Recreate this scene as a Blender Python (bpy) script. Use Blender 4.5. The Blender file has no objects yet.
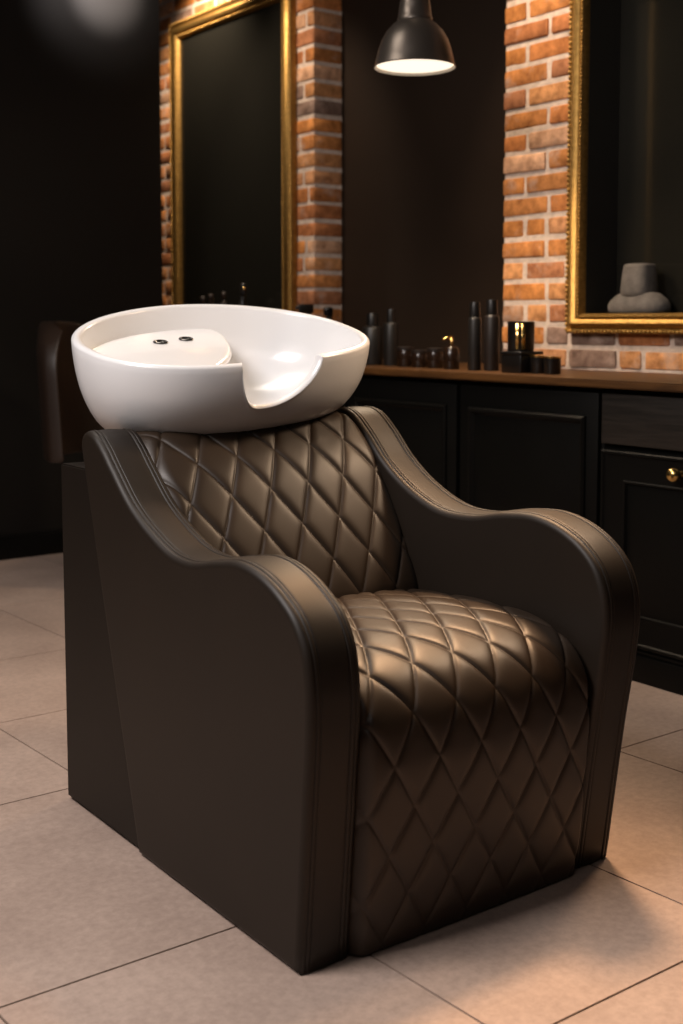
import bpy, bmesh, math, random
from mathutils import Vector, Matrix
random.seed(7)
PI = math.pi
scn = bpy.context.scene
COL = scn.collection

# ------------------------------------------------------------------ materials
def new_mat(name):
    m = bpy.data.materials.new(name); m.use_nodes = True
    nt = m.node_tree
    b = nt.nodes['Principled BSDF']
    return m, nt, b

def simple(name, col, rough=.5, metal=0., spec=.5, coat=0., var=.12, nscale=6., bump=0., bscale=200., bdist=.002):
    """principled material with gentle noise variation of its colour and optional grain bump"""
    m, nt, b = new_mat(name)
    tc = nt.nodes.new('ShaderNodeTexCoord')
    n = nt.nodes.new('ShaderNodeTexNoise'); n.inputs['Scale'].default_value = nscale; n.inputs['Detail'].default_value = 4
    nt.links.new(tc.outputs['Object'], n.inputs['Vector'])
    r = nt.nodes.new('ShaderNodeValToRGB')
    r.color_ramp.elements[0].position = .3; r.color_ramp.elements[1].position = .7
    r.color_ramp.elements[0].color = (*[c*(1-var) for c in col], 1)
    r.color_ramp.elements[1].color = (*[min(1, c*(1+var)) for c in col], 1)
    nt.links.new(n.outputs['Fac'], r.inputs['Fac'])
    nt.links.new(r.outputs['Color'], b.inputs['Base Color'])
    b.inputs['Roughness'].default_value = rough; b.inputs['Metallic'].default_value = metal
    b.inputs['Specular IOR Level'].default_value = spec; b.inputs['Coat Weight'].default_value = coat
    b.inputs['Coat Roughness'].default_value = .04
    if bump:
        n2 = nt.nodes.new('ShaderNodeTexNoise'); n2.inputs['Scale'].default_value = bscale; n2.inputs['Detail'].default_value = 3
        nt.links.new(tc.outputs['Object'], n2.inputs['Vector'])
        bp = nt.nodes.new('ShaderNodeBump'); bp.inputs['Strength'].default_value = bump; bp.inputs['Distance'].default_value = bdist
        nt.links.new(n2.outputs['Fac'], bp.inputs['Height']); nt.links.new(bp.outputs['Normal'], b.inputs['Normal'])
    return m

M = {}
M['leather'] = simple('dark_leather', (.0225, .0130, .0068), .45, spec=.45, var=.08, nscale=9, bump=.12, bscale=520, bdist=.0006)
M['armleather'] = simple('smooth_dark_leather', (.0120, .0076, .0045), .50, spec=.38, var=.08, nscale=9, bump=.10, bscale=520, bdist=.0005)
M['laminate'] = simple('dark_laminate', (.0085, .0058, .0038), .5, spec=.26, var=.08, nscale=5)
M['ceramic'] = simple('white_ceramic', (.775, .785, .80), .28, spec=.45, coat=.35, var=.005)
M['chrome'] = simple('dark_chrome', (.12, .115, .11), .22, metal=1, var=.05)
M['rubber'] = simple('black_rubber', (.008, .008, .008), .7)
M['wall'] = simple('charcoal_paint', (.0115, .0105, .0090), .50, spec=.22, var=.12, nscale=1.4, bump=.08, bscale=30)
M['niche'] = simple('niche_paint', (.0190, .0115, .0072), .55, spec=.22, var=.12, nscale=2)
M['ceil'] = simple('ceiling_paint', (.03, .027, .024), .8)
M['cabinet'] = simple('black_cabinet_paint', (.0032, .0031, .0027), .42, spec=.15, var=.1, nscale=8)
M['gold'] = simple('gilt_gold', (.37, .220, .066), .48, metal=1, var=.22, nscale=60, bump=.5, bscale=110, bdist=.003)
M['brass'] = simple('brass', (.75, .5, .18), .25, metal=1, var=.1)
M['mirror'] = simple('dark_mirror_glass', (.066, .062, .050), .16, metal=.85, var=.02)
M['liner'] = simple('mirror_liner', (.01, .009, .008), .5)
M['lampblack'] = simple('lamp_enamel', (.085, .072, .062), .36, metal=.7, spec=.5, var=.05)
M['lampwhite'] = simple('lamp_inner_white', (.8, .78, .72), .5, var=.01)
M['bottle'] = simple('bottle_plastic', (.0085, .0075, .007), .42, var=.1)
M['bottleb'] = simple('bottle_plastic_brown', (.013, .009, .0075), .42, var=.1)
M['cap'] = simple('black_cap', (.005, .0045, .0045), .35)
M['jar'] = simple('jar_dark', (.006, .005, .0045), .3, var=.1)
M['amber'] = simple('amber_glass', (.014, .007, .004), .2, var=.2)
M['felt'] = simple('grey_fabric', (.115, .104, .096), .95, spec=.1, var=.22, nscale=26, bump=.5, bscale=90, bdist=.004)
M['brownleather'] = simple('brown_leather', (.020, .011, .007), .45, var=.15)
M['mortar'] = simple('mortar', (.58, .47, .39), .95, spec=.1, var=.18, nscale=30, bump=.6, bscale=70, bdist=.006)
M['cord'] = simple('cord_black', (.01, .01, .01), .6)

# floor tile
def tile_mat():
    m, nt, b = new_mat('stone_tile')
    tc = nt.nodes.new('ShaderNodeTexCoord')
    def noise(s, d, ro=.6):
        n = nt.nodes.new('ShaderNodeTexNoise'); n.inputs['Scale'].default_value = s; n.inputs['Detail'].default_value = d
        n.inputs['Roughness'].default_value = ro
        nt.links.new(tc.outputs['Object'], n.inputs['Vector']); return n
    a = noise(3.2, 6); c = noise(60, 6, .7); g = noise(420, 2)
    r1 = nt.nodes.new('ShaderNodeValToRGB'); e = r1.color_ramp.elements
    e[0].position = .33; e[0].color = (.39, .295, .247, 1); e[1].position = .68; e[1].color = (.51, .394, .332, 1)
    nt.links.new(a.outputs['Fac'], r1.inputs['Fac'])
    r2 = nt.nodes.new('ShaderNodeValToRGB'); e = r2.color_ramp.elements
    e[0].position = .34; e[0].color = (.80, .79, .78, 1); e[1].position = .66; e[1].color = (1.1, 1.1, 1.1, 1)
    nt.links.new(c.outputs['Fac'], r2.inputs['Fac'])
    mx = nt.nodes.new('ShaderNodeMix'); mx.data_type = 'RGBA'; mx.blend_type = 'MULTIPLY'; mx.inputs[0].default_value = .75
    nt.links.new(r1.outputs['Color'], mx.inputs[6]); nt.links.new(r2.outputs['Color'], mx.inputs[7])
    at = nt.nodes.new('ShaderNodeAttribute'); at.attribute_name = 'tint'
    mx2 = nt.nodes.new('ShaderNodeMix'); mx2.data_type = 'RGBA'; mx2.blend_type = 'MULTIPLY'; mx2.inputs[0].default_value = 1
    nt.links.new(mx.outputs[2], mx2.inputs[6]); nt.links.new(at.outputs['Color'], mx2.inputs[7])
    nt.links.new(mx2.outputs[2], b.inputs['Base Color'])
    b.inputs['Roughness'].default_value = .46; b.inputs['Specular IOR Level'].default_value = .35
    bp = nt.nodes.new('ShaderNodeBump'); bp.inputs['Strength'].default_value = .10; bp.inputs['Distance'].default_value = .001
    nt.links.new(g.outputs['Fac'], bp.inputs['Height']); nt.links.new(bp.outputs['Normal'], b.inputs['Normal'])
    return m
M['tile'] = tile_mat()
M['grout'] = simple('grout', (.16, .118, .09), .9, spec=.1)

def brick_mat():
    m, nt, b = new_mat('old_brick')
    tc = nt.nodes.new('ShaderNodeTexCoord')
    at = nt.nodes.new('ShaderNodeAttribute'); at.attribute_name = 'tint'
    def noise(s, d):
        n = nt.nodes.new('ShaderNodeTexNoise'); n.inputs['Scale'].default_value = s; n.inputs['Detail'].default_value = d
        n.inputs['Roughness'].default_value = .65
        nt.links.new(tc.outputs['Object'], n.inputs['Vector']); return n
    n1 = noise(22, 5); n2 = noise(9, 5)
    r1 = nt.nodes.new('ShaderNodeValToRGB'); e = r1.color_ramp.elements
    e[0].position = .3; e[0].color = (.5, .45, .42, 1); e[1].position = .65; e[1].color = (1.2, 1.2, 1.2, 1)
    nt.links.new(n1.outputs['Fac'], r1.inputs['Fac'])
    mx = nt.nodes.new('ShaderNodeMix'); mx.data_type = 'RGBA'; mx.blend_type = 'MULTIPLY'; mx.inputs[0].default_value = 1
    nt.links.new(at.outputs['Color'], mx.inputs[6]); nt.links.new(r1.outputs['Color'], mx.inputs[7])
    r2 = nt.nodes.new('ShaderNodeValToRGB'); e = r2.color_ramp.elements
    e[0].position = .55; e[0].color = (0, 0, 0, 1); e[1].position = .72; e[1].color = (.65, .65, .65, 1)
    nt.links.new(n2.outputs['Fac'], r2.inputs['Fac'])
    mx2 = nt.nodes.new('ShaderNodeMix'); mx2.data_type = 'RGBA'
    nt.links.new(r2.outputs['Color'], mx2.inputs[0]); nt.links.new(mx.outputs[2], mx2.inputs[6])
    mx2.inputs[7].default_value = (.50, .38, .31, 1)      # lime bloom left on the old bricks
    nt.links.new(mx2.outputs[2], b.inputs['Base Color'])
    b.inputs['Roughness'].default_value = .9; b.inputs['Specular IOR Level'].default_value = .15
    bp = nt.nodes.new('ShaderNodeBump'); bp.inputs['Strength'].default_value = .6; bp.inputs['Distance'].default_value = .006
    nt.links.new(n1.outputs['Fac'], bp.inputs['Height']); nt.links.new(bp.outputs['Normal'], b.inputs['Normal'])
    return m
M['brick'] = brick_mat()

def wood_mat(name, c0, c1, rough, axis_scale):
    m, nt, b = new_mat(name)
    tc = nt.nodes.new('ShaderNodeTexCoord')
    mp = nt.nodes.new('ShaderNodeMapping'); mp.inputs['Scale'].default_value = axis_scale
    nt.links.new(tc.outputs['Object'], mp.inputs['Vector'])
    n = nt.nodes.new('ShaderNodeTexNoise'); n.inputs['Scale'].default_value = 1; n.inputs['Detail'].default_value = 6
    n.inputs['Roughness'].default_value = .65; n.inputs['Distortion'].default_value = .6
    nt.links.new(mp.outputs['Vector'], n.inputs['Vector'])
    r = nt.nodes.new('ShaderNodeValToRGB'); e = r.color_ramp.elements
    e[0].position = .35; e[0].color = (*c0, 1); e[1].position = .66; e[1].color = (*c1, 1)
    nt.links.new(n.outputs['Fac'], r.inputs['Fac']); nt.links.new(r.outputs['Color'], b.inputs['Base Color'])
    b.inputs['Roughness'].default_value = rough; b.inputs['Specular IOR Level'].default_value = .45
    bp = nt.nodes.new('ShaderNodeBump'); bp.inputs['Strength'].default_value = .25; bp.inputs['Distance'].default_value = .002
    nt.links.new(n.outputs['Fac'], bp.inputs['Height']); nt.links.new(bp.outputs['Normal'], b.inputs['Normal'])
    return m
M['walnut'] = wood_mat('walnut_top', (.050, .021, .006), (.110, .048, .013), .42, (40, 3, 40))
M['darkwood'] = wood_mat('black_grained_wood', (.010, .0085, .007), (.022, .018, .015), .42, (6, 6, 90))

def emit(name, col, s):
    m, nt, b = new_mat(name)
    b.inputs['Base Color'].default_value = (*col, 1)
    b.inputs['Emission Color'].default_value = (*col, 1); b.inputs['Emission Strength'].default_value = s
    return m
M['bulb'] = emit('lamp_light', (1, .87, .70), 1.25)

# ------------------------------------------------------------------ object helpers
def link(name, bm, mat, parent=None, smooth=True, loc=None):
    me = bpy.data.meshes.new(name)
    bmesh.ops.recalc_face_normals(bm, faces=bm.faces[:])
    bm.to_mesh(me); bm.free()
    if smooth:
        for p in me.polygons: p.use_smooth = True
    for mm in (mat if isinstance(mat, (list, tuple)) else [mat]): me.materials.append(mm)
    o = bpy.data.objects.new(name, me); COL.objects.link(o)
    if parent is not None: o.parent = parent
    if loc is not None: o.location = loc
    return o

def thing(name, label, cat, loc=(0, 0, 0), rz=0., group=None):
    o = bpy.data.objects.new(name, None); COL.objects.link(o)
    o.empty_display_size = .1
    o.location = loc; o.rotation_euler = (0, 0, rz); o['label'] = label; o['category'] = cat
    if group: o['group'] = group
    return o

def tag(o, label, cat, group=None):
    o['label'] = label; o['category'] = cat
    if group: o['group'] = group
    return o

def struct(o):
    o['kind'] = 'structure'; return o

def sharp(o, ang=35):
    """smooth shading with sharp edges above an angle"""
    me = o.data
    bm = bmesh.new(); bm.from_mesh(me)
    for e in bm.edges:
        if len(e.link_faces) == 2 and e.calc_face_angle(0) > math.radians(ang): e.smooth = False
    bm.to_mesh(me); bm.free()
    return o

def add_box(bm, lo, hi, bev=0., seg=2):
    r = bmesh.ops.create_cube(bm, size=1)
    vs = r['verts']
    for v in vs:
        v.co = Vector([lo[i] + (v.co[i]+.5)*(hi[i]-lo[i]) for i in range(3)])
    if bev:
        es = list({e for v in vs for e in v.link_edges})
        bmesh.ops.bevel(bm, geom=es, offset=bev, segments=seg, profile=.5, affect='EDGES')
    return vs

def box(name, lo, hi, mat, parent=None, bev=.003, seg=2):
    bm = bmesh.new(); add_box(bm, lo, hi, bev, seg)
    return sharp(link(name, bm, mat, parent), 50)

def add_lathe(bm, prof, c=(0, 0, 0), n=40, sx=1., sy=1., axis=None, close=True):
    rings = []
    for r, z in prof:
        rings.append([bm.verts.new((c[0]+sx*r*math.cos(2*PI*k/n), c[1]+sy*r*math.sin(2*PI*k/n), c[2]+z)) for k in range(n)])
    for a, b in zip(rings, rings[1:]):
        for k in range(n):
            bm.faces.new((a[k], a[(k+1) % n], b[(k+1) % n], b[k]))
    if close:
        bm.faces.new(rings[0]); bm.faces.new(rings[-1])
    return [v for r in rings for v in r]

def lathe(name, prof, mat, parent=None, c=(0, 0, 0), n=40, sx=1., sy=1., close=True):
    bm = bmesh.new(); add_lathe(bm, prof, c, n, sx, sy, close=close)
    return sharp(link(name, bm, mat, parent), 50)

def add_tube(bm, pts, r, n=10):
    pts = [Vector(p) for p in pts]; rings = []
    for i, p in enumerate(pts):
        t = (pts[min(i+1, len(pts)-1)] - pts[max(i-1, 0)]).normalized()
        u = t.cross(Vector((0, 0, 1)))
        if u.length < 1e-3: u = t.cross(Vector((1, 0, 0)))
        u.normalize(); w = t.cross(u)
        rr = r[i] if isinstance(r, (list, tuple)) else r
        rings.append([bm.verts.new(p + rr*(math.cos(2*PI*k/n)*u + math.sin(2*PI*k/n)*w)) for k in range(n)])
    for a, b in zip(rings, rings[1:]):
        for k in range(n): bm.faces.new((a[k], a[(k+1) % n], b[(k+1) % n], b[k]))
    bm.faces.new(rings[0]); bm.faces.new(rings[-1])

def catmull(P, per=12):
    out = []
    P = [Vector(p) for p in P]
    for i in range(len(P)-1):
        p0 = P[i-1] if i else 2*P[0]-P[1]; p1, p2 = P[i], P[i+1]
        p3 = P[i+2] if i+2 < len(P) else 2*P[-1]-P[-2]
        # centripetal-ish: chord-scaled tangents
        d01, d12, d23 = (p1-p0).length, (p2-p1).length, (p3-p2).length
        m1 = ((p1-p0)/d01*d12 + (p2-p1)/d12*d01)/(d01+d12)*d12
        m2 = ((p2-p1)/d12*d23 + (p3-p2)/d23*d12)/(d12+d23)*d12
        for k in range(per):
            t = k/per; t2, t3 = t*t, t*t*t
            out.append((2*t3-3*t2+1)*p1 + (t3-2*t2+t)*m1 + (-2*t3+3*t2)*p2 + (t3-t2)*m2)
    out.append(P[-1]); return out

def resample(pts, step):
    L = [0]
    for a, b in zip(pts, pts[1:]): L.append(L[-1]+(b-a).length)
    n = max(2, int(round(L[-1]/step))); out = []; j = 0
    for i in range(n+1):
        s = L[-1]*i/n
        while j < len(L)-2 and L[j+1] < s: j += 1
        t = (s-L[j])/max(1e-9, L[j+1]-L[j]); out.append(pts[j].lerp(pts[j+1], min(1, t)))
    return out, L[-1]

def sstep(a, b, x):
    t = max(0, min(1, (x-a)/(b-a))); return t*t*(3-2*t)

# ------------------------------------------------------------------ the room shell
CX, CY, CZ = -1.035, -1.514, 1.02            # where the photographer's lens is
XF, XP, XN, YL, ZC = 1.65, 2.15, 2.31, 3.5, 3.0   # cabinet fronts, pier faces, niche wall, dark left wall, ceiling

# floor: stone tiles laid in columns, each column with its own joints
bm = bmesh.new()
tint = bm.loops.layers.float_color.new('tint')
def tile_u(u, y): return u - .055*y
ub = [-2.55, -2.015, -1.48, -.945, -.41, .125, .66, 1.195, 1.73, 2.265]
joints = {4: [.19, .93, 1.49, 2.05, 2.61, 3.17, 3.73, 4.29, 4.85, -.37, -.93, -1.49, -2.05, -2.61],
          5: [-.33, .26, .85, 1.443, 2.0, 2.56, 3.12, 3.68, 4.24, 4.8, -.89, -1.45, -2.01, -2.57],
          6: [-.33, .42, .96, 1.53, 2.1, 2.67, 3.24, 3.81, 4.38, 4.95, -.89, -1.45, -2.0, -2.57],
          7: [-.18, .38, .96, 1.53, 2.1, 2.67, 3.24, 3.81, 4.38, 4.95, -.74, -1.3, -1.86, -2.42, -2.98]}
for ci in range(len(ub)-1):
    js = sorted(joints.get(ci, [(-3+.56*k+(.28 if ci % 2 else 0)) for k in range(15)]))
    g = .0022
    for y0, y1 in zip(js, js[1:]):
        q = [(ub[ci]+g, y0+g), (ub[ci+1]-g, y0+g), (ub[ci+1]-g, y1-g), (ub[ci]+g, y1-g)]
        top = [bm.verts.new((tile_u(u, y), y, 0)) for u, y in q]
        f = bm.faces.new(top); t = random.uniform(.95, 1.05)
        low = [bm.verts.new((v.co.x, v.co.y, -.004)) for v in top]
        fs = [f] + [bm.faces.new((top[i], top[(i+1) % 4], low[(i+1) % 4], low[i])) for i in range(4)]
        for ff in fs:
            for l in ff.loops: l[tint] = (t, t*.995, t*.99, 1)
base = add_box(bm, (-3.6, -3.6, -.10), (2.6, 5.0, -.003))
for v in base:
    for f in v.link_faces:
        f.material_index = 1
me = bpy.data.meshes.new('floor'); bm.to_mesh(me); bm.free()
me.materials.append(M['tile']); me.materials.append(M['grout'])
fl = bpy.data.objects.new('floor', me); COL.objects.link(fl); struct(fl)

struct(box('wall_left', (-3.6, YL, 0), (1.643, YL+.12, ZC), M['wall'], bev=.004))
struct(box('baseboard_left', (-3.6, YL-.014, 0), (1.62, YL, .10), M['cabinet'], bev=.004))
struct(box('wall_niche', (XN, -3.6, 0), (XN+.12, 5.0, ZC), M['niche'], bev=0))
struct(box('wall_far', (-3.6, 4.9, 0), (XN, 5.0, ZC), M['wall'], bev=0))
struct(box('wall_behind', (-3.72, -3.6, 0), (-3.6, 5.0, ZC), M['wall'], bev=0))
struct(box('wall_near', (-3.6, -3.72, 0), (2.43, -3.6, ZC), M['wall'], bev=0))
struct(box('ceiling', (-3.72, -3.72, ZC), (2.43, 5.0, ZC+.1), M['ceil'], bev=0))

# brick piers: one mesh each, mortar core with bricks laid in running bond
BR = [(.52, .215, .070), (.56, .24, .080), (.46, .18, .060), (.42, .165, .065), (.60, .29, .12), (.50, .25, .12),
      (.36, .155, .075), (.27, .18, .14), (.56, .33, .20), (.48, .20, .065), (.54, .22, .065)]
def pier(name, y0, y1, hole=None, seed=1):
    """brick pier from y0 to y1 standing proud of the niche wall; hole=(y0,y1,z0,z1) is a recess left open"""
    rnd = random.Random(seed)
    bm = bmesh.new(); tint = bm.loops.layers.float_color.new('tint')
    ins = .005
    def core(a, b, c, d):
        for v in add_box(bm, (XP+ins, a, c), (XN-.001, b, d)):
            for f in v.link_faces: f.material_index = 1
    if hole:
        hy0, hy1, hz0, hz1 = hole
        core(y0+ins, hy0, 0, ZC-.001); core(hy1, y1-ins, 0, ZC-.001); core(hy0, hy1, 0, hz0); core(hy0, hy1, hz1, ZC-.001)
    else: core(y0+ins, y1-ins, 0, ZC-.001)
    H, L, G = .0775, .222, .0150
    row = 0; z = .008
    while z < ZC-.03:
        h = H-G+rnd.uniform(-.003, .003)
        yy = y1; k = 0
        while yy > y0+.02:
            ln = (L if not (row % 2 and k == 0) else L*.5)*rnd.uniform(.93, 1.05)
            if rnd.random() < .22 and k: ln = L*.5*rnd.uniform(.95, 1.05)
            a = max(y0, yy-ln)
            if a - y0 < .05: a = y0
            segs = [(a, yy-G)] if a > y0 else [(a, yy-G if a > y0 else yy-G)]
            if k == 0: segs = [(a, yy)]
            if hole and z+h > hz0 and z < hz1:
                out = []
                for s0, s1 in segs:
                    if s1 <= hy0 or s0 >= hy1: out.append((s0, s1)); continue
                    if s0 < hy0-.015: out.append((s0, hy0))
                    if s1 > hy1+.015: out.append((hy1, s1))
                segs = out
            base = rnd.choice(BR); t = rnd.uniform(.85, 1.15)
            for s0, s1 in segs:
                zz0, zz1 = z, z+h
                if hole and s0 < hy1 and s1 > hy0:
                    if zz0 < hz0 < zz1: zz1 = hz0
                    elif zz0 < hz1 < zz1: zz0 = hz1
                    if zz1-zz0 < .012: continue
                x0 = XP + rnd.uniform(-.004, .004)
                n0 = len(bm.verts)
                before = set(bm.verts)
                r = bmesh.ops.create_cube(bm, size=1)
                for v in r['verts']:
                    v.co = Vector((x0 + (v.co.x+.5)*(XN-.002-x0), s0+(v.co.y+.5)*(s1-s0), zz0+(v.co.z+.5)*(zz1-zz0)))
                es = list({e for v in r['verts'] for e in v.link_edges})
                res = bmesh.ops.bevel(bm, geom=es, offset=min(.008, (zz1-zz0)*.3), segments=2, profile=.5, affect='EDGES')
                new = [v for v in bm.verts if v not in before] if False else list({v for f in res['faces'] for v in f.verts})
                for v in new:
                    if v.co.x < XN-.03: v.co += Vector((rnd.uniform(-.0015, .0015), rnd.uniform(-.002, .002), rnd.uniform(-.0018, .0018)))
                for f in {f for v in new for f in v.link_faces}:
                    for l in f.loops: l[tint] = (base[0]*t, base[1]*t, base[2]*t, 1)
            yy = a; k += 1
            if a == y0: break
        z += H; row += 1
    o = sharp(link(name, bm, [M['brick'], M['mortar']]), 40)
    return struct(o)
NEARHOLE = (.345, 1.388, 1.038, 2.30)
pier('wall_brick_right', -.06, 1.80, NEARHOLE, 3)
pier('wall_brick_left', 3.015, 4.75, None, 11)

# ------------------------------------------------------------------ gilt mirrors
def frame_mesh(bm, y0, y1, z0, z1, prof):
    """mitred frame; prof = list of (inset from the outer edge, x)"""
    loops = []
    for d, x in prof:
        loops.append([bm.verts.new((x, a, b)) for a, b in ((y0+d, z0+d), (y1-d, z0+d), (y1-d, z1-d), (y0+d, z1-d))])
    for a, b in zip(loops, loops[1:]+loops[:1]):
        for k in range(4): bm.faces.new((a[k], a[(k+1) % 4], b[(k+1) % 4], b[k]))

def beads(bm, y0, y1, z0, z1, x, r, sp, visible=None, sy=1.25):
    for (a, b) in (((y0, z0), (y1, z0)), ((y1, z0), (y1, z1)), ((y1, z1), (y0, z1)), ((y0, z1), (y0, z0))):
        ln = math.hypot(b[0]-a[0], b[1]-a[1]); n = int(ln/sp)
        for k in range(n):
            t = (k+.5)/n
            p = (x, a[0]+(b[0]-a[0])*t, a[1]+(b[1]-a[1])*t)
            bmesh.ops.create_uvsphere(bm, u_segments=6, v_segments=4, radius=r, matrix=Matrix.Translation(p))

def gilt_mirror(label, y0, y1, z0, z1, deep, W=.068):
    wk = W/.068
    t = thing('wall_mirror', label, 'mirror', (XP, (y0+y1)/2, z0))
    inv = lambda o: setattr(o, 'matrix_parent_inverse', Matrix.Translation((-XP, -(y0+y1)/2, -z0)))
    bm = bmesh.new()
    xb = XP-.006
    frame_mesh(bm, y0, y1, z0, z1, [(d*wk, x) for d, x in [(0, xb), (0, XP-.026), (.004, XP-.034), (.012, XP-.034), (.018, XP-.028), (.024, XP-.040), (.034, XP-.046),
                                    (.044, XP-.041), (.050, XP-.028), (.054, XP-.032), (.060, XP-.032), (.068, XP-.018), (.068, xb)]])
    o = sharp(link('frame', bm, M['gold'], t), 40); inv(o)
    bm = bmesh.new(); beads(bm, y0+.006, y1-.006, z0+.006, z1-.006, XP-.034, .0072, .0165)
    o = link('beading', bm, M['gold'], t); inv(o)
    bm = bmesh.new(); beads(bm, y0+.057*wk, y1-.057*wk, z0+.057*wk, z1-.057*wk, XP-.033, .0052, .0125)
    o = link('inner_beading', bm, M['gold'], t); inv(o)
    a, b, c, d = y0+W-.002, y1-W+.002, z0+W-.002, z1-W+.002
    if deep:
        bm = bmesh.new()
        frame_mesh(bm, a-.004, b+.004, c-.004, d+.004, [(0, xb), (.006, xb), (.006, XN-.004), (0, XN-.004)])
        o = link('liner', bm, M['liner'], t, smooth=False); inv(o)
        bm = bmesh.new(); add_box(bm, (XN-.012, a+.003, c+.003), (XN-.005, b-.003, d-.003)); o = link('glass', bm, M['mirror'], t, smooth=False); inv(o)
    else:
        bm = bmesh.new(); add_box(bm, (XP-.016, a-.004, c-.004), (XP-.008, b+.004, d+.004)); o = link('glass', bm, M['mirror'], t, smooth=False); inv(o)
    return t
gilt_mirror('tall gilt-framed mirror on the brick pier right of the hanging lamp, with grey headrest stand-in', .285, 1.449, .978, 2.36, True)
gilt_mirror('tall gilt-framed dark mirror on the brick pier behind the white basin', 3.145, 4.285, .978, 2.568, False, .088)

# solid stand-in for a reflected chair headrest, in an added mirror recess
hc = (XP+.066, 1.208, 1.0455)
t = thing('headrest_reflection', 'solid grey stand-in for a padded chair headrest reflected in the right gilt mirror', 'cushion', hc)
def blob(prof, sx, sy, e=2.6, n=48):
    bm = bmesh.new(); rings = []
    for r, z, yo in prof:
        ring = []
        for k in range(n):
            a = 2*PI*k/n; c, s = math.cos(a), math.sin(a)
            ring.append(bm.verts.new((sx*r*abs(c)**(2/e)*(1 if c > 0 else -1), sy*r*abs(s)**(2/e)*(1 if s > 0 else -1) + yo, z)))
        rings.append(ring)
    for a, b in zip(rings, rings[1:]):
        for k in range(n): bm.faces.new((a[k], a[(k+1) % n], b[(k+1) % n], b[k]))
    bm.faces.new(rings[0]); bm.faces.new(rings[-1]); return bm
bm = blob([(.90, 0, 0), (.98, .008, 0), (1.0, .018, 0), (.98, .030, 0), (.90, .044, 0), (.78, .056, 0), (.66, .066, 0), (.5, .071, 0)], .060, .119)
for v in bm.verts:                                     # shallow cleft between the two padded shoulders
    v.co.z -= .007*math.exp(-(v.co.y/.018)**2)*sstep(.02, .06, v.co.z)*(1 if v.co.x < 0 else .4)
link('padded_base', bm, M['felt'], t)
bm = blob([(1.0, .056, 0), (1.1, .062, 0), (1.13, .078, 0), (1.09, .105, 0), (1.02, .138, 0), (1.0, .146, 0), (.975, .149, 0), (.975, .153, 0), (.95, .160, 0), (.88, .165, 0), (.5, .167, 0)], .044, .0515, 3.2)
link('headrest', bm, M['felt'], t)

# ------------------------------------------------------------------ counter and cabinets
bm = bmesh.new()
out = [(1.628, .258), (XP-.012, .258), (XP-.012, 1.815), (XN-.002, 1.815), (XN-.002, 3.000), (XP-.012, 3.000), (XP-.012, 4.88), (1.650, 4.88), (1.650, YL-.02), (1.628, YL-.02)]
lo = [bm.verts.new((x, y, .829)) for x, y in out]; hi = [bm.verts.new((x, y, .852)) for x, y in out]
bm.faces.new(lo); bm.faces.new(hi)
for i in range(len(out)): bm.faces.new((lo[i], lo[(i+1) % len(out)], hi[(i+1) % len(out)], hi[i]))
bmesh.ops.bevel(bm, geom=[e for e in bm.edges if all(abs(v.co.x-1.628) < 1e-4 for v in e.verts)], offset=.004, segments=2, affect='EDGES')
ct = sharp(link('countertop', bm, M['walnut']), 40)
tag(ct, 'long walnut brown wooden worktop under the mirrors', 'countertop')

def panel_frame(bm, x, y0, y1, z0, z1, w, h):
    """raised picture-frame moulding on a door front"""
    prof = [(0, x), (.0, x-h*.5), (w*.25, x-h), (w*.6, x-h*.85), (w*.8, x-h*.4), (w, x-.0005), (w, x)]
    frame_mesh(bm, y0, y1, z0, z1, prof)

def cabinet(label, y0, y1, kind, group='black base cabinets under the worktop'):
    t = thing('base_cabinet', label, 'cabinet', (XF+.24, (y0+y1)/2, 0), group=None)
    T = Matrix.Translation((-(XF+.24), -(y0+y1)/2, 0))
    def put(o): o.matrix_parent_inverse = T; return o
    put(box('body', (XF+.020, y0+.001, .0), (XP-.02, y1-.001, .829), M['cabinet'], t, .002))
    bm = bmesh.new(); add_box(bm, (XF-.004, y0+.001, 0), (XF+.020, y1-.001, .078), .002)
    add_box(bm, (XF+.002, y0+.001, .078), (XF+.020, y1-.001, .092), .003)
    put(sharp(link('plinth', bm, M['cabinet'], t), 50))
    if kind == 'drawer':
        bm = bmesh.new(); add_box(bm, (XF, y0+.012, .668), (XF+.020, y1-.004, .812), .003)
        put(sharp(link('drawer', bm, M['darkwood'], t), 50))
        zt = .652; kn = True
    else: zt = .812; kn = False
    bm = bmesh.new(); add_box(bm, (XF+.002, y0+.010, .098), (XF+.020, y1-.010, zt), .002)
    if kind == 'drawer':
        frame_mesh(bm, y0+.010, y1-.010, .098, zt, [(0, XF+.003), (0, XF-.006), (.004, XF-.009), (.010, XF-.009), (.014, XF-.004), (.082, XF-.004), (.088, XF+.003)])
        frame_mesh(bm, y0+.092, y1-.092, .18, zt-.082, [(0, XF+.003), (0, XF-.005), (.003, XF-.007), (.008, XF-.006), (.012, XF+.003)])
    else:
        panel_frame(bm, XF+.002, y0+.055, y1-.055, .17, .742, .024, .014)
    d = put(sharp(link('door', bm, M['cabinet'], t), 30))
    if kn:
        bm = bmesh.new()
        add_lathe(bm, [(.009, 0), (.009, .003), (.005, .006), (.005, .014), (.012, .018), (.0185, .025), (.0205, .034), (.0175, .044), (.009, .050)], n=24)
        bmesh.ops.transform(bm, matrix=Matrix.Translation((XF-.003, .575, .607)) @ Matrix.Rotation(-PI/2, 4, 'Y'), verts=bm.verts[:])
        k = link('knob', bm, M['brass'], d); k['label'] = 'round brass knob'
        k.matrix_parent_inverse = Matrix.Identity(4); k.parent = d
        # the door's mesh is already in world space with an inverse, so the knob follows the same frame
    return t
cabinet('black base cabinet with grained drawer and brass-knobbed door, right of the chair', .27, .868, 'drawer')
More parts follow.
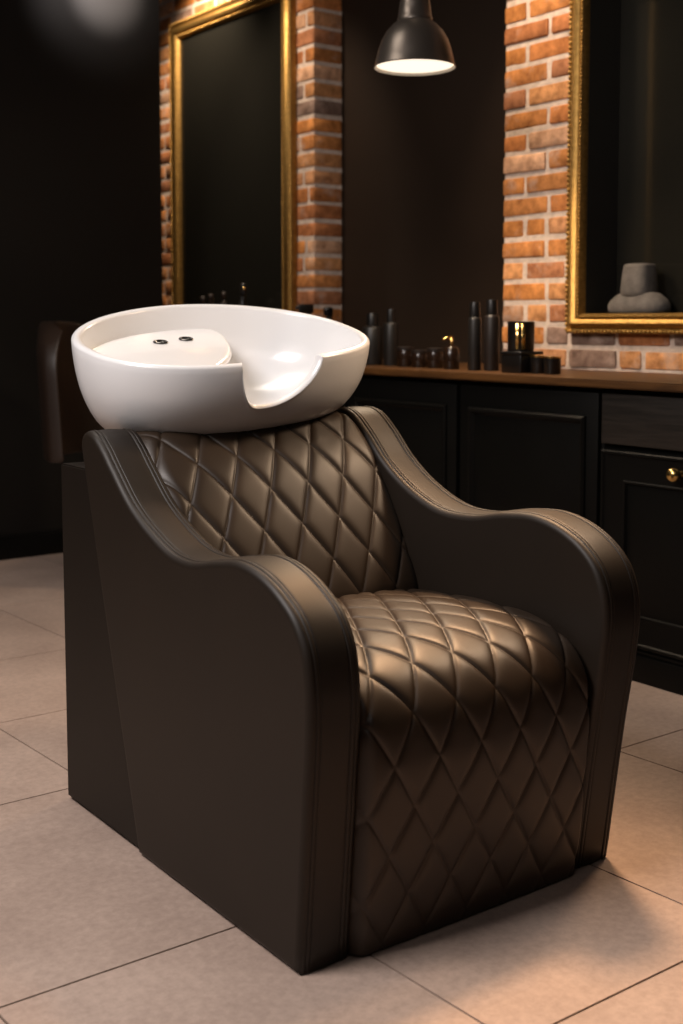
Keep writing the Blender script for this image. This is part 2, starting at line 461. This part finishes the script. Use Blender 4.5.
cabinet('black base cabinet with a plain moulded door, directly left of the brass-knobbed one', .868, 1.482, 'panel')
cabinet('black base cabinet just right of the chair backrest top, third from the right', 1.482, 2.10, 'panel')
cabinet('black base cabinet furthest back, only a strip showing beneath the right tip of the basin', 2.10, 2.80, 'panel')

# ------------------------------------------------------------------ hanging lamp
lp = (1.474, 1.50, 1.815)
t = thing('pendant_lamp', 'black dome pendant lamp hanging lit above the counter', 'lamp', (lp[0], lp[1], ZC))
T = Matrix.Translation((-lp[0], -lp[1], -ZC))
outer = [(.1275, 0), (.1290, .003), (.1270, .007), (.1215, .030), (.1150, .055), (.1045, .085), (.0880, .113), (.0690, .133), (.0580, .141), (.0555, .143), (.0555, .153), (.0530, .156), (.0500, .185), (.0455, .212), (.0400, .228), (.0250, .240), (.0160, .244)]
inner = [(.0120, .238), (.040, .205), (.0470, .150), (.0600, .136), (.0860, .108), (.1020, .080), (.1120, .053), (.1185, .028), (.1240, .004)]
bm = bmesh.new(); n = 64; rings = []
for r, z in outer+inner: rings.append([bm.verts.new((lp[0]+r*math.cos(2*PI*k/n), lp[1]+r*math.sin(2*PI*k/n), lp[2]+z)) for k in range(n)])
for i, (a, b) in enumerate(zip(rings, rings[1:]+rings[:1])):
    for k in range(n):
        f = bm.faces.new((a[k], a[(k+1) % n], b[(k+1) % n], b[k]))
        if i >= len(outer): f.material_index = 1
o = sharp(link('shade', bm, [M['lampblack'], M['lampwhite']], t), 40); o.matrix_parent_inverse = T
o = lathe('diffuser', [(.119, .008), (.1195, .011), (.118, .014)], M['bulb'], t, lp, 64); o.matrix_parent_inverse = T
o['label'] = 'glowing cream diffuser disc'
o = lathe('cap', [(.018, .240), (.020, .246), (.020, .285), (.014, .292), (.006, .296)], M['lampblack'], t, lp, 32); o.matrix_parent_inverse = T
bm = bmesh.new(); add_tube(bm, [(lp[0], lp[1], lp[2]+.29), (lp[0], lp[1], ZC-.02)], .0035, 8)
o = link('cord', bm, M['cord'], t); o.matrix_parent_inverse = T
o = lathe('ceiling_rose', [(.02, -.035), (.05, -.025), (.055, 0)], M['lampblack'], t, (lp[0], lp[1], ZC), 32); o.matrix_parent_inverse = T

# ------------------------------------------------------------------ THE SHAMPOO CHAIR
ch = thing('shampoo_chair', 'dark brown quilted leather salon backwash chair with a white basin, front and centre', 'chair', (.352, .42, 0))
CHI = Matrix.Translation((-.352, -.42, 0))
def cpart(o): o.matrix_parent_inverse = CHI; return o

def armrest(x_out, x_in, prof, fr):
    """upholstered arm panel: closed side outline in (y,z), rounded edges and seams round the band"""
    top = catmull([Vector((y, z, 0)) for y, z in prof], 14)
    pts, L = resample(top, .006)
    B0, B1 = Vector((pts[0].x, .003, 0)), Vector((.537, .003, 0))
    pts = [p for p in pts if (p-B0).length > .03]
    back = resample([pts[-1], B1], .02)[0][1:-2]
    bot = resample([B1, B0], .03)[0][1:-1]
    P = pts + back + [B1] + bot + [B0]
    n = len(P)
    # mitred inward normals of the outline
    N = []
    for i in range(n):
        t0 = (P[i]-P[i-1]).normalized(); t1 = (P[(i+1) % n]-P[i]).normalized()
        n0 = Vector((t0.y, -t0.x, 0)); n1 = Vector((t1.y, -t1.x, 0))
        v = (n0+n1).normalized(); N.append(v/max(.4, v.dot(n0)))
    cen = Vector((.2, .3, 0))
    if sum((cen-P[i]).dot(N[i]) for i in range(n)) < 0: N = [-v for v in N]
    W = abs(x_in-x_out); sg = 1 if x_in > x_out else -1
    r = .012
    cs = []
    for k in range(7):
        a = k/6*PI/2; cs.append((r*(1-math.sin(a)) if False else r*(1-math.cos(a)), r*(1-math.sin(a))))
    half = cs + [(.0125, .0001), (.0133, .0008), (.0140, .0028), (.0147, .0005), (.0160, -.0006), (.0185, -.0010), (.0210, -.0006), (.0222, .0005), (.0228, .0024), (.0235, .0005), (.0250, 0), (.030, 0)]
    full = half + [(W*.5, -.0015)] + [(W-x, d) for x, d in reversed(half)]
    bm = bmesh.new(); rings = []
    for x, d in full:
        rings.append([bm.verts.new((x_out+sg*x, (P[i]+N[i]*d).x, (P[i]+N[i]*d).y)) for i in range(n)])
    for a, b in zip(rings, rings[1:]):
        for k in range(n): bm.faces.new((a[k], a[(k+1) % n], b[(k+1) % n], b[k]))
    bm.faces.new(rings[0]); bm.faces.new(rings[-1])
    o = link('armrest', bm, M['armleather'], ch)
    for p in o.data.polygons:
        if len(p.vertices) > 8: p.use_smooth = False
    return cpart(o)
profL = [(-.006, .000), (-.014, .10), (-.029, .28), (-.038, .41), (-.037, .47), (-.026, .52), (0, .562), (.045, .595), (.10, .618), (.165, .628), (.24, .618), (.33, .602), (.395, .606),
         (.46, .627), (.55, .672), (.63, .736), (.68, .778), (.712, .797), (.742, .801), (.762, .790), (.768, .768)]
profR = [(-.004, .000), (-.018, .10), (-.046, .29), (-.068, .42), (-.074, .485), (-.068, .535), (-.047, .580), (-.012, .613), (.045, .641), (.112, .654), (.18, .650), (.29, .631), (.375, .631),
         (.475, .662), (.57, .718), (.64, .781), (.684, .812), (.72, .822), (.75, .818), (.768, .802), (.772, .78)]
armrest(-.008, .095, profL, 0)
armrest(.712, .611, profR, 0)

def quilt(name, prof, x0, x1, wu, ws, pu, ps, skew, H, edge_drop, dome, smax_flat=None, back=.05):
    """quilted upholstery: outline prof (y,z) swept across x, puffed between crossing diagonal seams"""
    pts, L = resample(catmull([Vector((y, z, 0)) for y, z in prof], 20), .0023)
    nu = int((x1-x0)/.0025); n = len(pts)
    N = []
    for i in range(n):
        t = (pts[min(n-1, i+1)]-pts[max(0, i-1)]).normalized()
        N.append(Vector((t.y, -t.x, 0)))
    g = math.hypot(1/wu, 1/ws)
    bm = bmesh.new(); rows = []
    for i in range(n):
        s = L*i/(n-1); row = []
        for j in range(nu+1):
            u = (x1-x0)*j/nu
            sk = s-ps+skew*(u-.25)
            a = (u-pu)/wu + sk/ws; b = (u-pu)/wu - sk/ws
            da = abs(a-round(a))/g; db = abs(b-round(b))/g
            d = min(da, db)
            puff = (1-math.exp(-da/.0065))*(1-math.exp(-db/.0065))
            tight = min(1, d/.0028)
            w = 2*j/nu-1
            puff *= sstep(0, .05, L-s)
            h = H*puff - .0018*(1-tight) + dome*(1-abs(w)**2.6)*(1-.85*sstep(L-.40, L, s)*(1 if name == 'seat' else 0)) - edge_drop*max(0, (abs(w)-.91)/.09)**2
            p = pts[i]+N[i]*h
            lift = .026*(u/(x1-x0))*(1-sstep(.06, .36, s)) if name == 'backrest' else 0
            row.append(bm.verts.new((x0+u, p.x, p.y+lift)))
        rows.append(row)
    for r0, r1 in zip(rows, rows[1:]):
        for j in range(nu): bm.faces.new((r0[j], r0[j+1], r1[j+1], r1[j]))
    # close the cushion: inner copy of the border joined behind
    def inner(i): return pts[i]-N[i]*back
    low = [[bm.verts.new((x, inner(i).x, inner(i).y)) for x in (x0, x1)] for i in range(0, n)]
    for i in range(n-1):
        bm.faces.new((rows[i][0], rows[i+1][0], low[i+1][0], low[i][0]))
        bm.faces.new((rows[i][-1], rows[i+1][-1], low[i+1][1], low[i][1]))
        bm.faces.new((low[i][0], low[i+1][0], low[i+1][1], low[i][1]))
    bm.faces.new(rows[0] + [low[0][1], low[0][0]]); bm.faces.new(rows[-1] + [low[-1][1], low[-1][0]])
    o = link(name, bm, M['leather'], ch)
    # keep creases smooth but the closing borders sharp
    return cpart(sharp(o, 70))

seat_prof = [(.515, .440), (.43, .450), (.30, .462), (.18, .466), (.09, .462), (.035, .449), (-.008, .424), (-.036, .385), (-.046, .33), (-.042, .24), (-.033, .12), (-.020, .004)]
quilt('seat', seat_prof, .090, .616, .0903, .150, .0575, .645, .04, .0048, .026, .014)
back_prof = [(.752, .786), (.715, .786), (.684, .778), (.655, .757), (.60, .712), (.54, .635), (.49, .555), (.455, .485), (.435, .425)]
quilt('backrest', back_prof, .090, .616, .094, .166, .037, .2295, .05, .0048, .008, .008)

# pedestal box behind the seat that carries the basin
bm = bmesh.new()
pp = [(.49, .006), (.880, .006), (.886, .722), (.745, .722), (.69, .68), (.60, .56), (.53, .42), (.49, .30)]
va = [bm.verts.new((.001, y, z)) for y, z in pp]; vb = [bm.verts.new((.703, y, z)) for y, z in pp]
bm.faces.new(va); bm.faces.new(vb)
for i in range(len(pp)): bm.faces.new((va[i], va[(i+1) % len(pp)], vb[(i+1) % len(pp)], vb[i]))
bmesh.ops.bevel(bm, geom=bm.edges[:], offset=.003, segments=2, affect='EDGES')
cpart(sharp(link('pedestal', bm, M['laminate'], ch), 40))
bm = bmesh.new(); add_box(bm, (.16, .755, .715), (.56, .858, .83), .012, 3)
cpart(sharp(link('basin_bracket', bm, M['laminate'], ch), 50))
for (x, y) in ((.05, .06), (.654, .06), (.06, .80), (.645, .80), (.48, .03)):
    o = lathe('foot', [(.018, 0), (.02, .002), (.02, .012)], M['rubber'], ch, (x, y, 0), 20); cpart(o)

# white ceramic basin
def basin():
    cx, cy, a, b, z0, ky, kx, e0, e1 = .374, .854, .339, .270, 1.0, .212, .074, 2.5, 1.98
    nth = 288
    G = [(0, 1.), (.1, .998), (.2, .991), (.3, .981), (.4, .967), (.5, .949), (.6, .925), (.7, .895), (.78, .865), (.86, .825), (.92, .780), (.97, .725), (1., .65)]
    def g(q):
        for (q0, g0), (q1, g1) in zip(G, G[1:]):
            if q <= q1:
                t = (q-q0)/(q1-q0); return g0+(g1-g0)*t
        return G[-1][1]
    bx, by = .37, .88          # base is set back a little under the rim
    def rim(th):
        c, s = math.cos(th), math.sin(th)
        e = e1 if s > 0 else e0
        x = cx+a*math.copysign(abs(c)**(2/e), c); y = cy+b*math.copysign(abs(s)**(2/e), s)
        z = z0+ky*(y-cy)+kx*(x-cx)-.008*((x-cx)/a)**2
        # neck cut-out in the front edge
        if y < cy:
            u = x-.326
            w_ = .058 if u < 0 else .140
            t_ = min(1, abs(u)/w_)
            m = (1-t_**3.4)**.52 if u < 0 else (1-t_**2.1)**.64
            z -= .092*m
        return Vector((x, y, z))
    ths = []
    # denser sampling around the neck opening
    for k in range(nth): ths.append(2*PI*k/nth)
    extra = [PI*1.5 + (k-200)/200*.62 for k in range(401)]
    ths = sorted({round(t % (2*PI), 5) for t in ths+extra})
    bm = bmesh.new(); cols = []
    zb = .786
    th_ = .022
    for th in ths:
        R = rim(th); c = []
        dirv = Vector((cx-R.x, cy-R.y, 0)); dist = dirv.length; dirv.normalize()
        full = z0+ky*(R.y-cy)+kx*(R.x-cx)-.008*((R.x-cx)/a)**2
        drop = full-R.z
        zbl = zb + .06*(R.x-.36)
        # outer wall bottom -> up to the rim
        qs = [1., .97, .92, .88, .82, .74, .66, .58, .5, .42, .34, .26, .19, .13]
        q0 = drop/(full-zbl)                     # where the cut-out starts on the wall
        for q in qs:
            qq = q0+(1-q0)*q
            gg = g(qq)
            x = cx+(R.x-cx)*gg; y = cy+(R.y-cy)*gg
            k = (1-gg)
            x += (bx-cx)*k; y += (by-cy)*k*1.0
            c.append(Vector((x, y, full+(zbl-full)*qq)))
        gr = g(q0)
        rp = Vector((cx+(R.x-cx)*gr+(bx-cx)*(1-gr), cy+(R.y-cy)*gr+(by-cy)*(1-gr), R.z))
        # rounded lip
        for aa in (0.0, .35, .75, 1.15, PI/2, 2.0, 2.4, 2.8, PI):
            c.append(rp + dirv*(th_*.5*(1-math.cos(aa))) + Vector((0, 0, -.009+.009*math.sin(aa))))
        ip = rp+dirv*th_
        zf = .832                               # bowl floor
        # inner wall: curves down to the floor and to the centre
        zt = ip.z-.012
        for k in range(1, 15):
            q = k/14
            depth = min(zt, zt+(zf-zt)*(math.sin(min(1, q*1.45)*PI/2)**1.1))
            sc = 1-(q**2.0)*.97 if q < 1 else .03
            f = 1-.10*min(1, q*2.2)-(.87*max(0, (q-.25)/.75)**1.25)
            p = Vector((cx, cy+.0, 0)); 
            c.append(Vector((cx+(ip.x-cx)*f, cy+(ip.y-cy)*f, depth)))
        cols.append([bm.verts.new(v) for v in c])
    m = len(cols)
    for i in range(m):
        A, B = cols[i], cols[(i+1) % m]
        for k in range(len(A)-1): bm.faces.new((A[k], B[k], B[k+1], A[k+1]))
    bm.faces.new([c[0] for c in cols]); bm.faces.new([c[-1] for c in cols])
    o = link('basin', bm, M['ceramic'], ch); cpart(o); o['label'] = 'glossy white ceramic hair-wash basin with a neck cut-out'
    return o
bs = basin()
# raised deck inside the basin with two tap holes
bm = bmesh.new()
DK = [(.30, .755), (.385, .835), (.44, .92)]
for k in range(12):                                     # left and back edges run into the bowl wall
    th = math.radians(72+k*12.5); e_ = 1.98 if th < PI else 2.5
    c_, s_ = math.cos(th), math.sin(th)
    DK.append((.374+.339*.925*math.copysign(abs(c_)**(2/e_), c_), .854+.27*.925*math.copysign(abs(s_)**(2/e_), s_)))
dz = lambda x, y: .947+.212*(y-.854)+.074*(x-.374)
dd = [p.xy for p in resample(catmull([Vector((x, y, 0)) for x, y in DK+DK[:1]], 8), .012)[0][:-1]]
rings = []
dc = Vector((.31, .91))
for ins, dn in ((.035, .045), (0, .014), (.0015, .008), (.005, .003), (.010, .0008), (.016, 0)):
    ring = []
    for p in dd:
        q = p + (dc-p).normalized()*ins
        ring.append(bm.verts.new((q.x, q.y, dz(q.x, q.y)-dn)))
    rings.append(ring)
for r0, r1 in zip(rings, rings[1:]):
    for k in range(len(dd)): bm.faces.new((r0[k], r0[(k+1) % len(dd)], r1[(k+1) % len(dd)], r1[k]))
bm.faces.new(rings[0]); bm.faces.new(rings[-1])
dk = link('tap_deck', bm, M['ceramic'], bs); dk.matrix_parent_inverse = Matrix.Identity(4)
for (x, y) in ((.296, .992), (.366, .998)):
    o = lathe('tap_hole', [(.0165, -.002), (.0175, .002), (.016, .0035), (.012, .0035), (.010, .001)], M['chrome'], bs, (x, y, dz(x, y)), 32)
    for v in o.data.vertices: v.co.z += .212*(v.co.y-y)+.074*(v.co.x-x)
    o['label'] = 'dark metal tap hole'

# ------------------------------------------------------------------ things on the counter
ZT = .852
def bottle(label, x, y, r, h, neck, mat, capmat, rz=0, group=None):
    t = thing('bottle', label, 'bottle', (x, y, ZT), rz, group)
    lathe('body', [(r*.93, 0), (r, .004), (r, h*.93), (r*.94, h*.965), (r*.62, h*.99), (r*.55, h)], mat, t)
    lathe('cap', [(neck, h-.002), (neck*1.02, h+.003), (neck, h+.042), (neck*.92, h+.047), (neck*.5, h+.048)], capmat, t)
    return t
g_b = 'tall bottles at the back of the counter'
bottle('tall matt black bottle, left one of the two standing before the brick pier', 1.80, 1.567, .0225, .185, .018, M['bottle'], M['cap'])
t = bottle('tall dark brown bottle touching the brick pier edge, right one of the pair', 1.83, 1.515, .0255, .192, .019, M['bottleb'], M['cap'])

# black box with little jars in front and a gold-banded tumbler on it
t = thing('storage_box', 'low black box under the gold-striped tumbler on the counter', 'box', (1.80, 1.34, ZT))
box('body', (-.05, -.045, 0), (.05, .045, .058), M['jar'], t, .004); box('lid', (-.052, -.047, .058), (.052, .047, .070), M['cap'], t, .003)
t = thing('tumbler', 'black tumbler with two gold stripes on the low black box', 'cup', (1.80, 1.345, ZT+.070))
lathe('body', [(.041, 0), (.043, .003), (.044, .095), (.041, .097), (.040, .01), (.01, .008)], M['jar'], t)
for a in (-.24, .20):
    bm = bmesh.new(); A = PI*1.24+a
    vs = []
    for zz in (.006, .090):
        for rr in (.0436, .0452):
            for k in range(5):
                an = A-.13+.26*k/4
                vs.append(bm.verts.new((rr*math.cos(an), rr*math.sin(an), zz)))
    ix = lambda z, r, k: vs[z*10+r*5+k]
    for k in range(4):
        bm.faces.new((ix(0, 1, k), ix(0, 1, k+1), ix(1, 1, k+1), ix(1, 1, k))); bm.faces.new((ix(0, 0, k), ix(0, 0, k+1), ix(1, 0, k+1), ix(1, 0, k)))
        for z in (0, 1): bm.faces.new((ix(z, 0, k), ix(z, 0, k+1), ix(z, 1, k+1), ix(z, 1, k)))
    for k in (0, 4): bm.faces.new((ix(0, 0, k), ix(1, 0, k), ix(1, 1, k), ix(0, 1, k)))
    link('gold_stripe', bm, M['brass'], t)
for lab, x, y, r, h in (('small black jar with gold lid rim, left of two by the brick pier', 1.80, 1.262, .028, .052), ('small black jar with gold lid rim, rightmost on the counter before the bricks', 1.80, 1.204, .027, .050)):
    t = thing('jar', lab, 'jar', (x, y, ZT))
    lathe('body', [(r*.9, 0), (r, .003), (r, h), (r*.9, h+.001)], M['jar'], t)
    lathe('lid', [(r*1.03, h), (r*1.04, h+.004), (r*1.04, h+.006), (r*.6, h+.008)], M['brass'], t)
# small pump bottle and squat amber jars left of the bottles
t = thing('pump_bottle', 'small dark pump bottle left of the two tall bottles', 'bottle', (1.80, 1.685, ZT))
lathe('body', [(.026, 0), (.028, .003), (.028, .070), (.020, .080), (.010, .084)], M['amber'], t)
bm = bmesh.new(); add_tube(bm, [(0, 0, .080), (0, 0, .110)], .006, 10); add_tube(bm, [(.004, 0, .110), (-.022, .012, .108), (-.028, .015, .102)], [.007, .0055, .004], 8)
link('pump', bm, M['brass'], t)
for i, (lab, y, r, h) in enumerate((('squat dark amber jar left of the pump bottle', 1.795, .030, .070), ('squat dark amber jar second left of the pump bottle', 1.880, .032, .062), ('squat dark amber jar beside the row of black canisters', 1.962, .031, .072))):
    t = thing('jar', lab, 'jar', (1.82, y, ZT))
    lathe('body', [(r*.9, 0), (r, .004), (r, h*.8), (r*.93, h*.86)], M['amber'], t)
    lathe('lid', [(r*1.0, h*.84), (r*1.02, h*.87), (r*1.02, h), (r*.9, h*1.03), (r*.3, h*1.04)], M['bottleb'], t)
for lab, y, r, h, c in (('dark canister bottle right of two behind the basin rim', 2.085, .028, .165, .016), ('dark canister bottle left of two behind the basin rim', 2.20, .040, .150, .022)):
    bottle(lab, 1.85, y, r, h, c, M['bottle'], M['cap'])
# spray bottles by the far pier
def spray(label, x, y, h, rz, noz):
    t = thing('spray_bottle', label, 'bottle', (x, y, ZT), rz)
    lathe('body', [(.030, 0), (.033, .004), (.033, h*.55), (.026, h*.68), (.013, h*.78), (.012, h*.84)], M['bottle'], t)
    bm = bmesh.new(); add_box(bm, (-.045, -.011, h*.84), (.022, .011, h), .006, 3)
    add_tube(bm, [(-.02, 0, h*.85), (-.034, 0, h*.78), (-.032, 0, h*.70)], [.006, .005, .004], 8)
    link('trigger', bm, M['cap'], t)
    bm = bmesh.new(); add_tube(bm, [(-.044, 0, h*.93), (-.058, 0, h*.93)], .007, 10)
    link('nozzle', bm, noz, t)
spray('dark spray bottle on the counter beside the far brick pier edge', 1.95, 2.62, .225, .6, M['cap'])
spray('dark spray bottle just left of the far pier, second from the niche', 1.97, 2.80, .24, -.3, M['cap'])
spray('dark spray bottle with gold nozzle before the far mirror', 1.95, 3.30, .34, 1.1, M['brass'])
t = thing('brush_cup', 'dark cup of brushes in front of the far mirror behind basin', 'cup', (1.95, 3.56, ZT))
lathe('cup', [(.036, 0), (.04, .003), (.045, .16), (.042, .16), (.037, .01), (.01, .008)], M['bottleb'], t)
for k in range(5):
    a = k*1.3; bm = bmesh.new()
    add_tube(bm, [(.012*math.cos(a), .012*math.sin(a), .012), (.033*math.cos(a), .033*math.sin(a), .17), (.05*math.cos(a), .05*math.sin(a), .235+.01*k)], [.004, .005, .004], 8)
    add_tube(bm, [(.05*math.cos(a), .05*math.sin(a), .235+.01*k), (.056*math.cos(a), .056*math.sin(a), .265+.01*k)], [.009, .012], 8)
    o = link('brush', bm, M['brownleather'])
    o.location = (1.95, 3.56, ZT); tag(o, 'brown handled brush standing in the dark cup by the far mirror', 'brush', 'brushes in the dark cup')
t = thing('storage_box', 'black upright box on the worktop at the right photo edge', 'box', (2.02, .785, ZT))
box('body', (-.04, -.05, 0), (.04, .05, .075), M['jar'], t, .003); box('lid', (-.042, -.052, .075), (.042, .052, .09), M['cap'], t, .003)

# ------------------------------------------------------------------ dim chair far left behind the basin
def far_chair():
    t = thing('salon_chair', 'dim dark brown barber chair by the dark left wall, far behind the basin', 'chair', (1.04, 2.75, 0), .75)
    bm = bmesh.new(); rows = []
    for i in range(17):
        z = .50+.52*i/16; row = []
        for s in (0, 1):
            for j in range(25):
                w = j/24*2-1
                half = .265*(1-max(0, (i-10)/6)**3*.35)
                x = w*half; y = .20+.03*i/16 - .10*abs(w)**2.5 + s*.06
                zz = z-.035*abs(w)**4*(i/16)
                row.append(bm.verts.new((x, y, zz)))
        rows.append(row)
    for r0, r1 in zip(rows, rows[1:]):
        for s in (0, 25):
            for j in range(24): bm.faces.new((r0[s+j], r0[s+j+1], r1[s+j+1], r1[s+j]))
        for j in (0, 24): bm.faces.new((r0[j], r1[j], r1[25+j], r0[25+j]))
    for r in (rows[0], rows[-1]):
        for j in range(24): bm.faces.new((r[j], r[j+1], r[25+j+1], r[25+j]))
    o = link('backrest', bm, M['brownleather'], t)
    md = o.modifiers.new('round', 'BEVEL'); md.width = .015; md.segments = 3
    bm = bmesh.new(); add_box(bm, (-.22, -.30, .38), (.22, .12, .48), .04, 4); link('seat', bm, M['rubber'], t)
    lathe('pole', [(.035, .02), (.035, .40)], M['chrome'], t); lathe('base', [(.14, 0), (.15, .008), (.135, .03), (.04, .05)], M['cap'], t, n=48)
far_chair()

# ------------------------------------------------------------------ lights of the room, plus added spots and fill
def area(name, loc, target, size, power, col, sy=None, spread=180):
    l = bpy.data.lights.new(name, 'AREA'); l.energy = power; l.color = col; l.shape = 'RECTANGLE'
    l.size = size; l.size_y = sy or size; l.spread = math.radians(spread)
    o = bpy.data.objects.new(name, l); COL.objects.link(o); o.location = loc
    o.rotation_euler = (Vector(target)-Vector(loc)).to_track_quat('-Z', 'Y').to_euler(); return o
def spot(name, loc, target, power, col, ang=60, blend=.8, rad=.05):
    l = bpy.data.lights.new(name, 'SPOT'); l.energy = power; l.color = col; l.spot_size = math.radians(ang); l.spot_blend = blend; l.shadow_soft_size = rad
    o = bpy.data.objects.new(name, l); COL.objects.link(o); o.location = loc
    o.rotation_euler = (Vector(target)-Vector(loc)).to_track_quat('-Z', 'Y').to_euler(); return o
WARM = (1, .80, .60); NEUT = (1, .93, .86)
area('ceiling_light_back', (.35, 1.7, 2.9), (.5, .2, 0), .7, 19, (1, .88, .76))
area('front_fill', (-1.2, -1.2, 2.9), (.0, .0, .0), 1.2, 8, (1, .92, .88))  # added soft fill from the front, no fixture there
area('ceiling_light_left', (-1.55, .42, 2.62), (-.1, .35, .3), 1.0, 78, (1, .91, .87))
spot('pendant_glow', (lp[0], lp[1], lp[2]-.02), (lp[0]-.3, lp[1]-.3, 0), 44, (1, .76, .52), 160, .4, .12)
spot('added_glow_right', (1.474, .15, 1.795), (.45, .5, .68), 66, (1, .71, .47), 80, 1., .12)  # added warm light from the right; no second pendant hangs here
spot('seat_highlight_spot', (1.45, .95, 2.88), (.45, .0, .45), 450, (1, .60, .33), 28, 1., .22)  # added narrow spot to raise the seat highlight, not a fixture
spot('downlight_near_pier', (1.55, 1.65, 2.9), (2.2, 1.5, 1.4), 90, (1, .76, .53), 60, .8, .06)
spot('downlight_far_pier', (1.45, 3.1, 2.9), (2.2, 3.2, 1.7), 62, WARM, 60, .8, .06)
spot('downlight_far_mirror', (1.78, 3.85, 2.9), (2.2, 3.95, 1.8), 125, WARM, 95, .8, .06)
spot('wall_reflection_spot', (1.385, 2.95, 2.64), (1.385, 3.5, 2.48), 130, (1, .88, .85), 40, 1., .03)  # added spot imitating a lamp's reflection in the satin wall paint
spot('wall_reflection_spot_wide', (1.385, 2.95, 2.64), (1.385, 3.5, 2.52), 20, (1, .88, .85), 74, 1., .03)  # added wide spot, soft outer edge of the imitated wall reflection

w = bpy.data.worlds.new('World'); scn.world = w; w.use_nodes = True
w.node_tree.nodes['Background'].inputs[0].default_value = (.5, .45, .4, 1); w.node_tree.nodes['Background'].inputs[1].default_value = .02

# ------------------------------------------------------------------ camera
cam = bpy.data.cameras.new('camera'); co = bpy.data.objects.new('camera', cam); COL.objects.link(co)
cam.sensor_fit = 'HORIZONTAL'; cam.sensor_width = 36; cam.lens = 64.251
cam.shift_x = 0
cam.shift_y = -0.13919
R = [(.80489, -.04656, .59159), (-.59342, -.06315, .80241), (0, -.99692, -.07846)]      # rows: world x,y,z of (right, down, forward)
m = Matrix(((R[0][0], -R[0][1], -R[0][2], CX), (R[1][0], -R[1][1], -R[1][2], CY), (R[2][0], -R[2][1], -R[2][2], CZ), (0, 0, 0, 1)))
co.matrix_world = m
cam.clip_start = .05
cam.dof.use_dof = True; cam.dof.focus_distance = 2.45; cam.dof.aperture_fstop = 5.6
scn.camera = co

vs = scn.view_settings
vs.view_transform = 'Standard'; vs.look = 'None'; vs.exposure = 0.; vs.gamma = 1; vs.use_curve_mapping = False
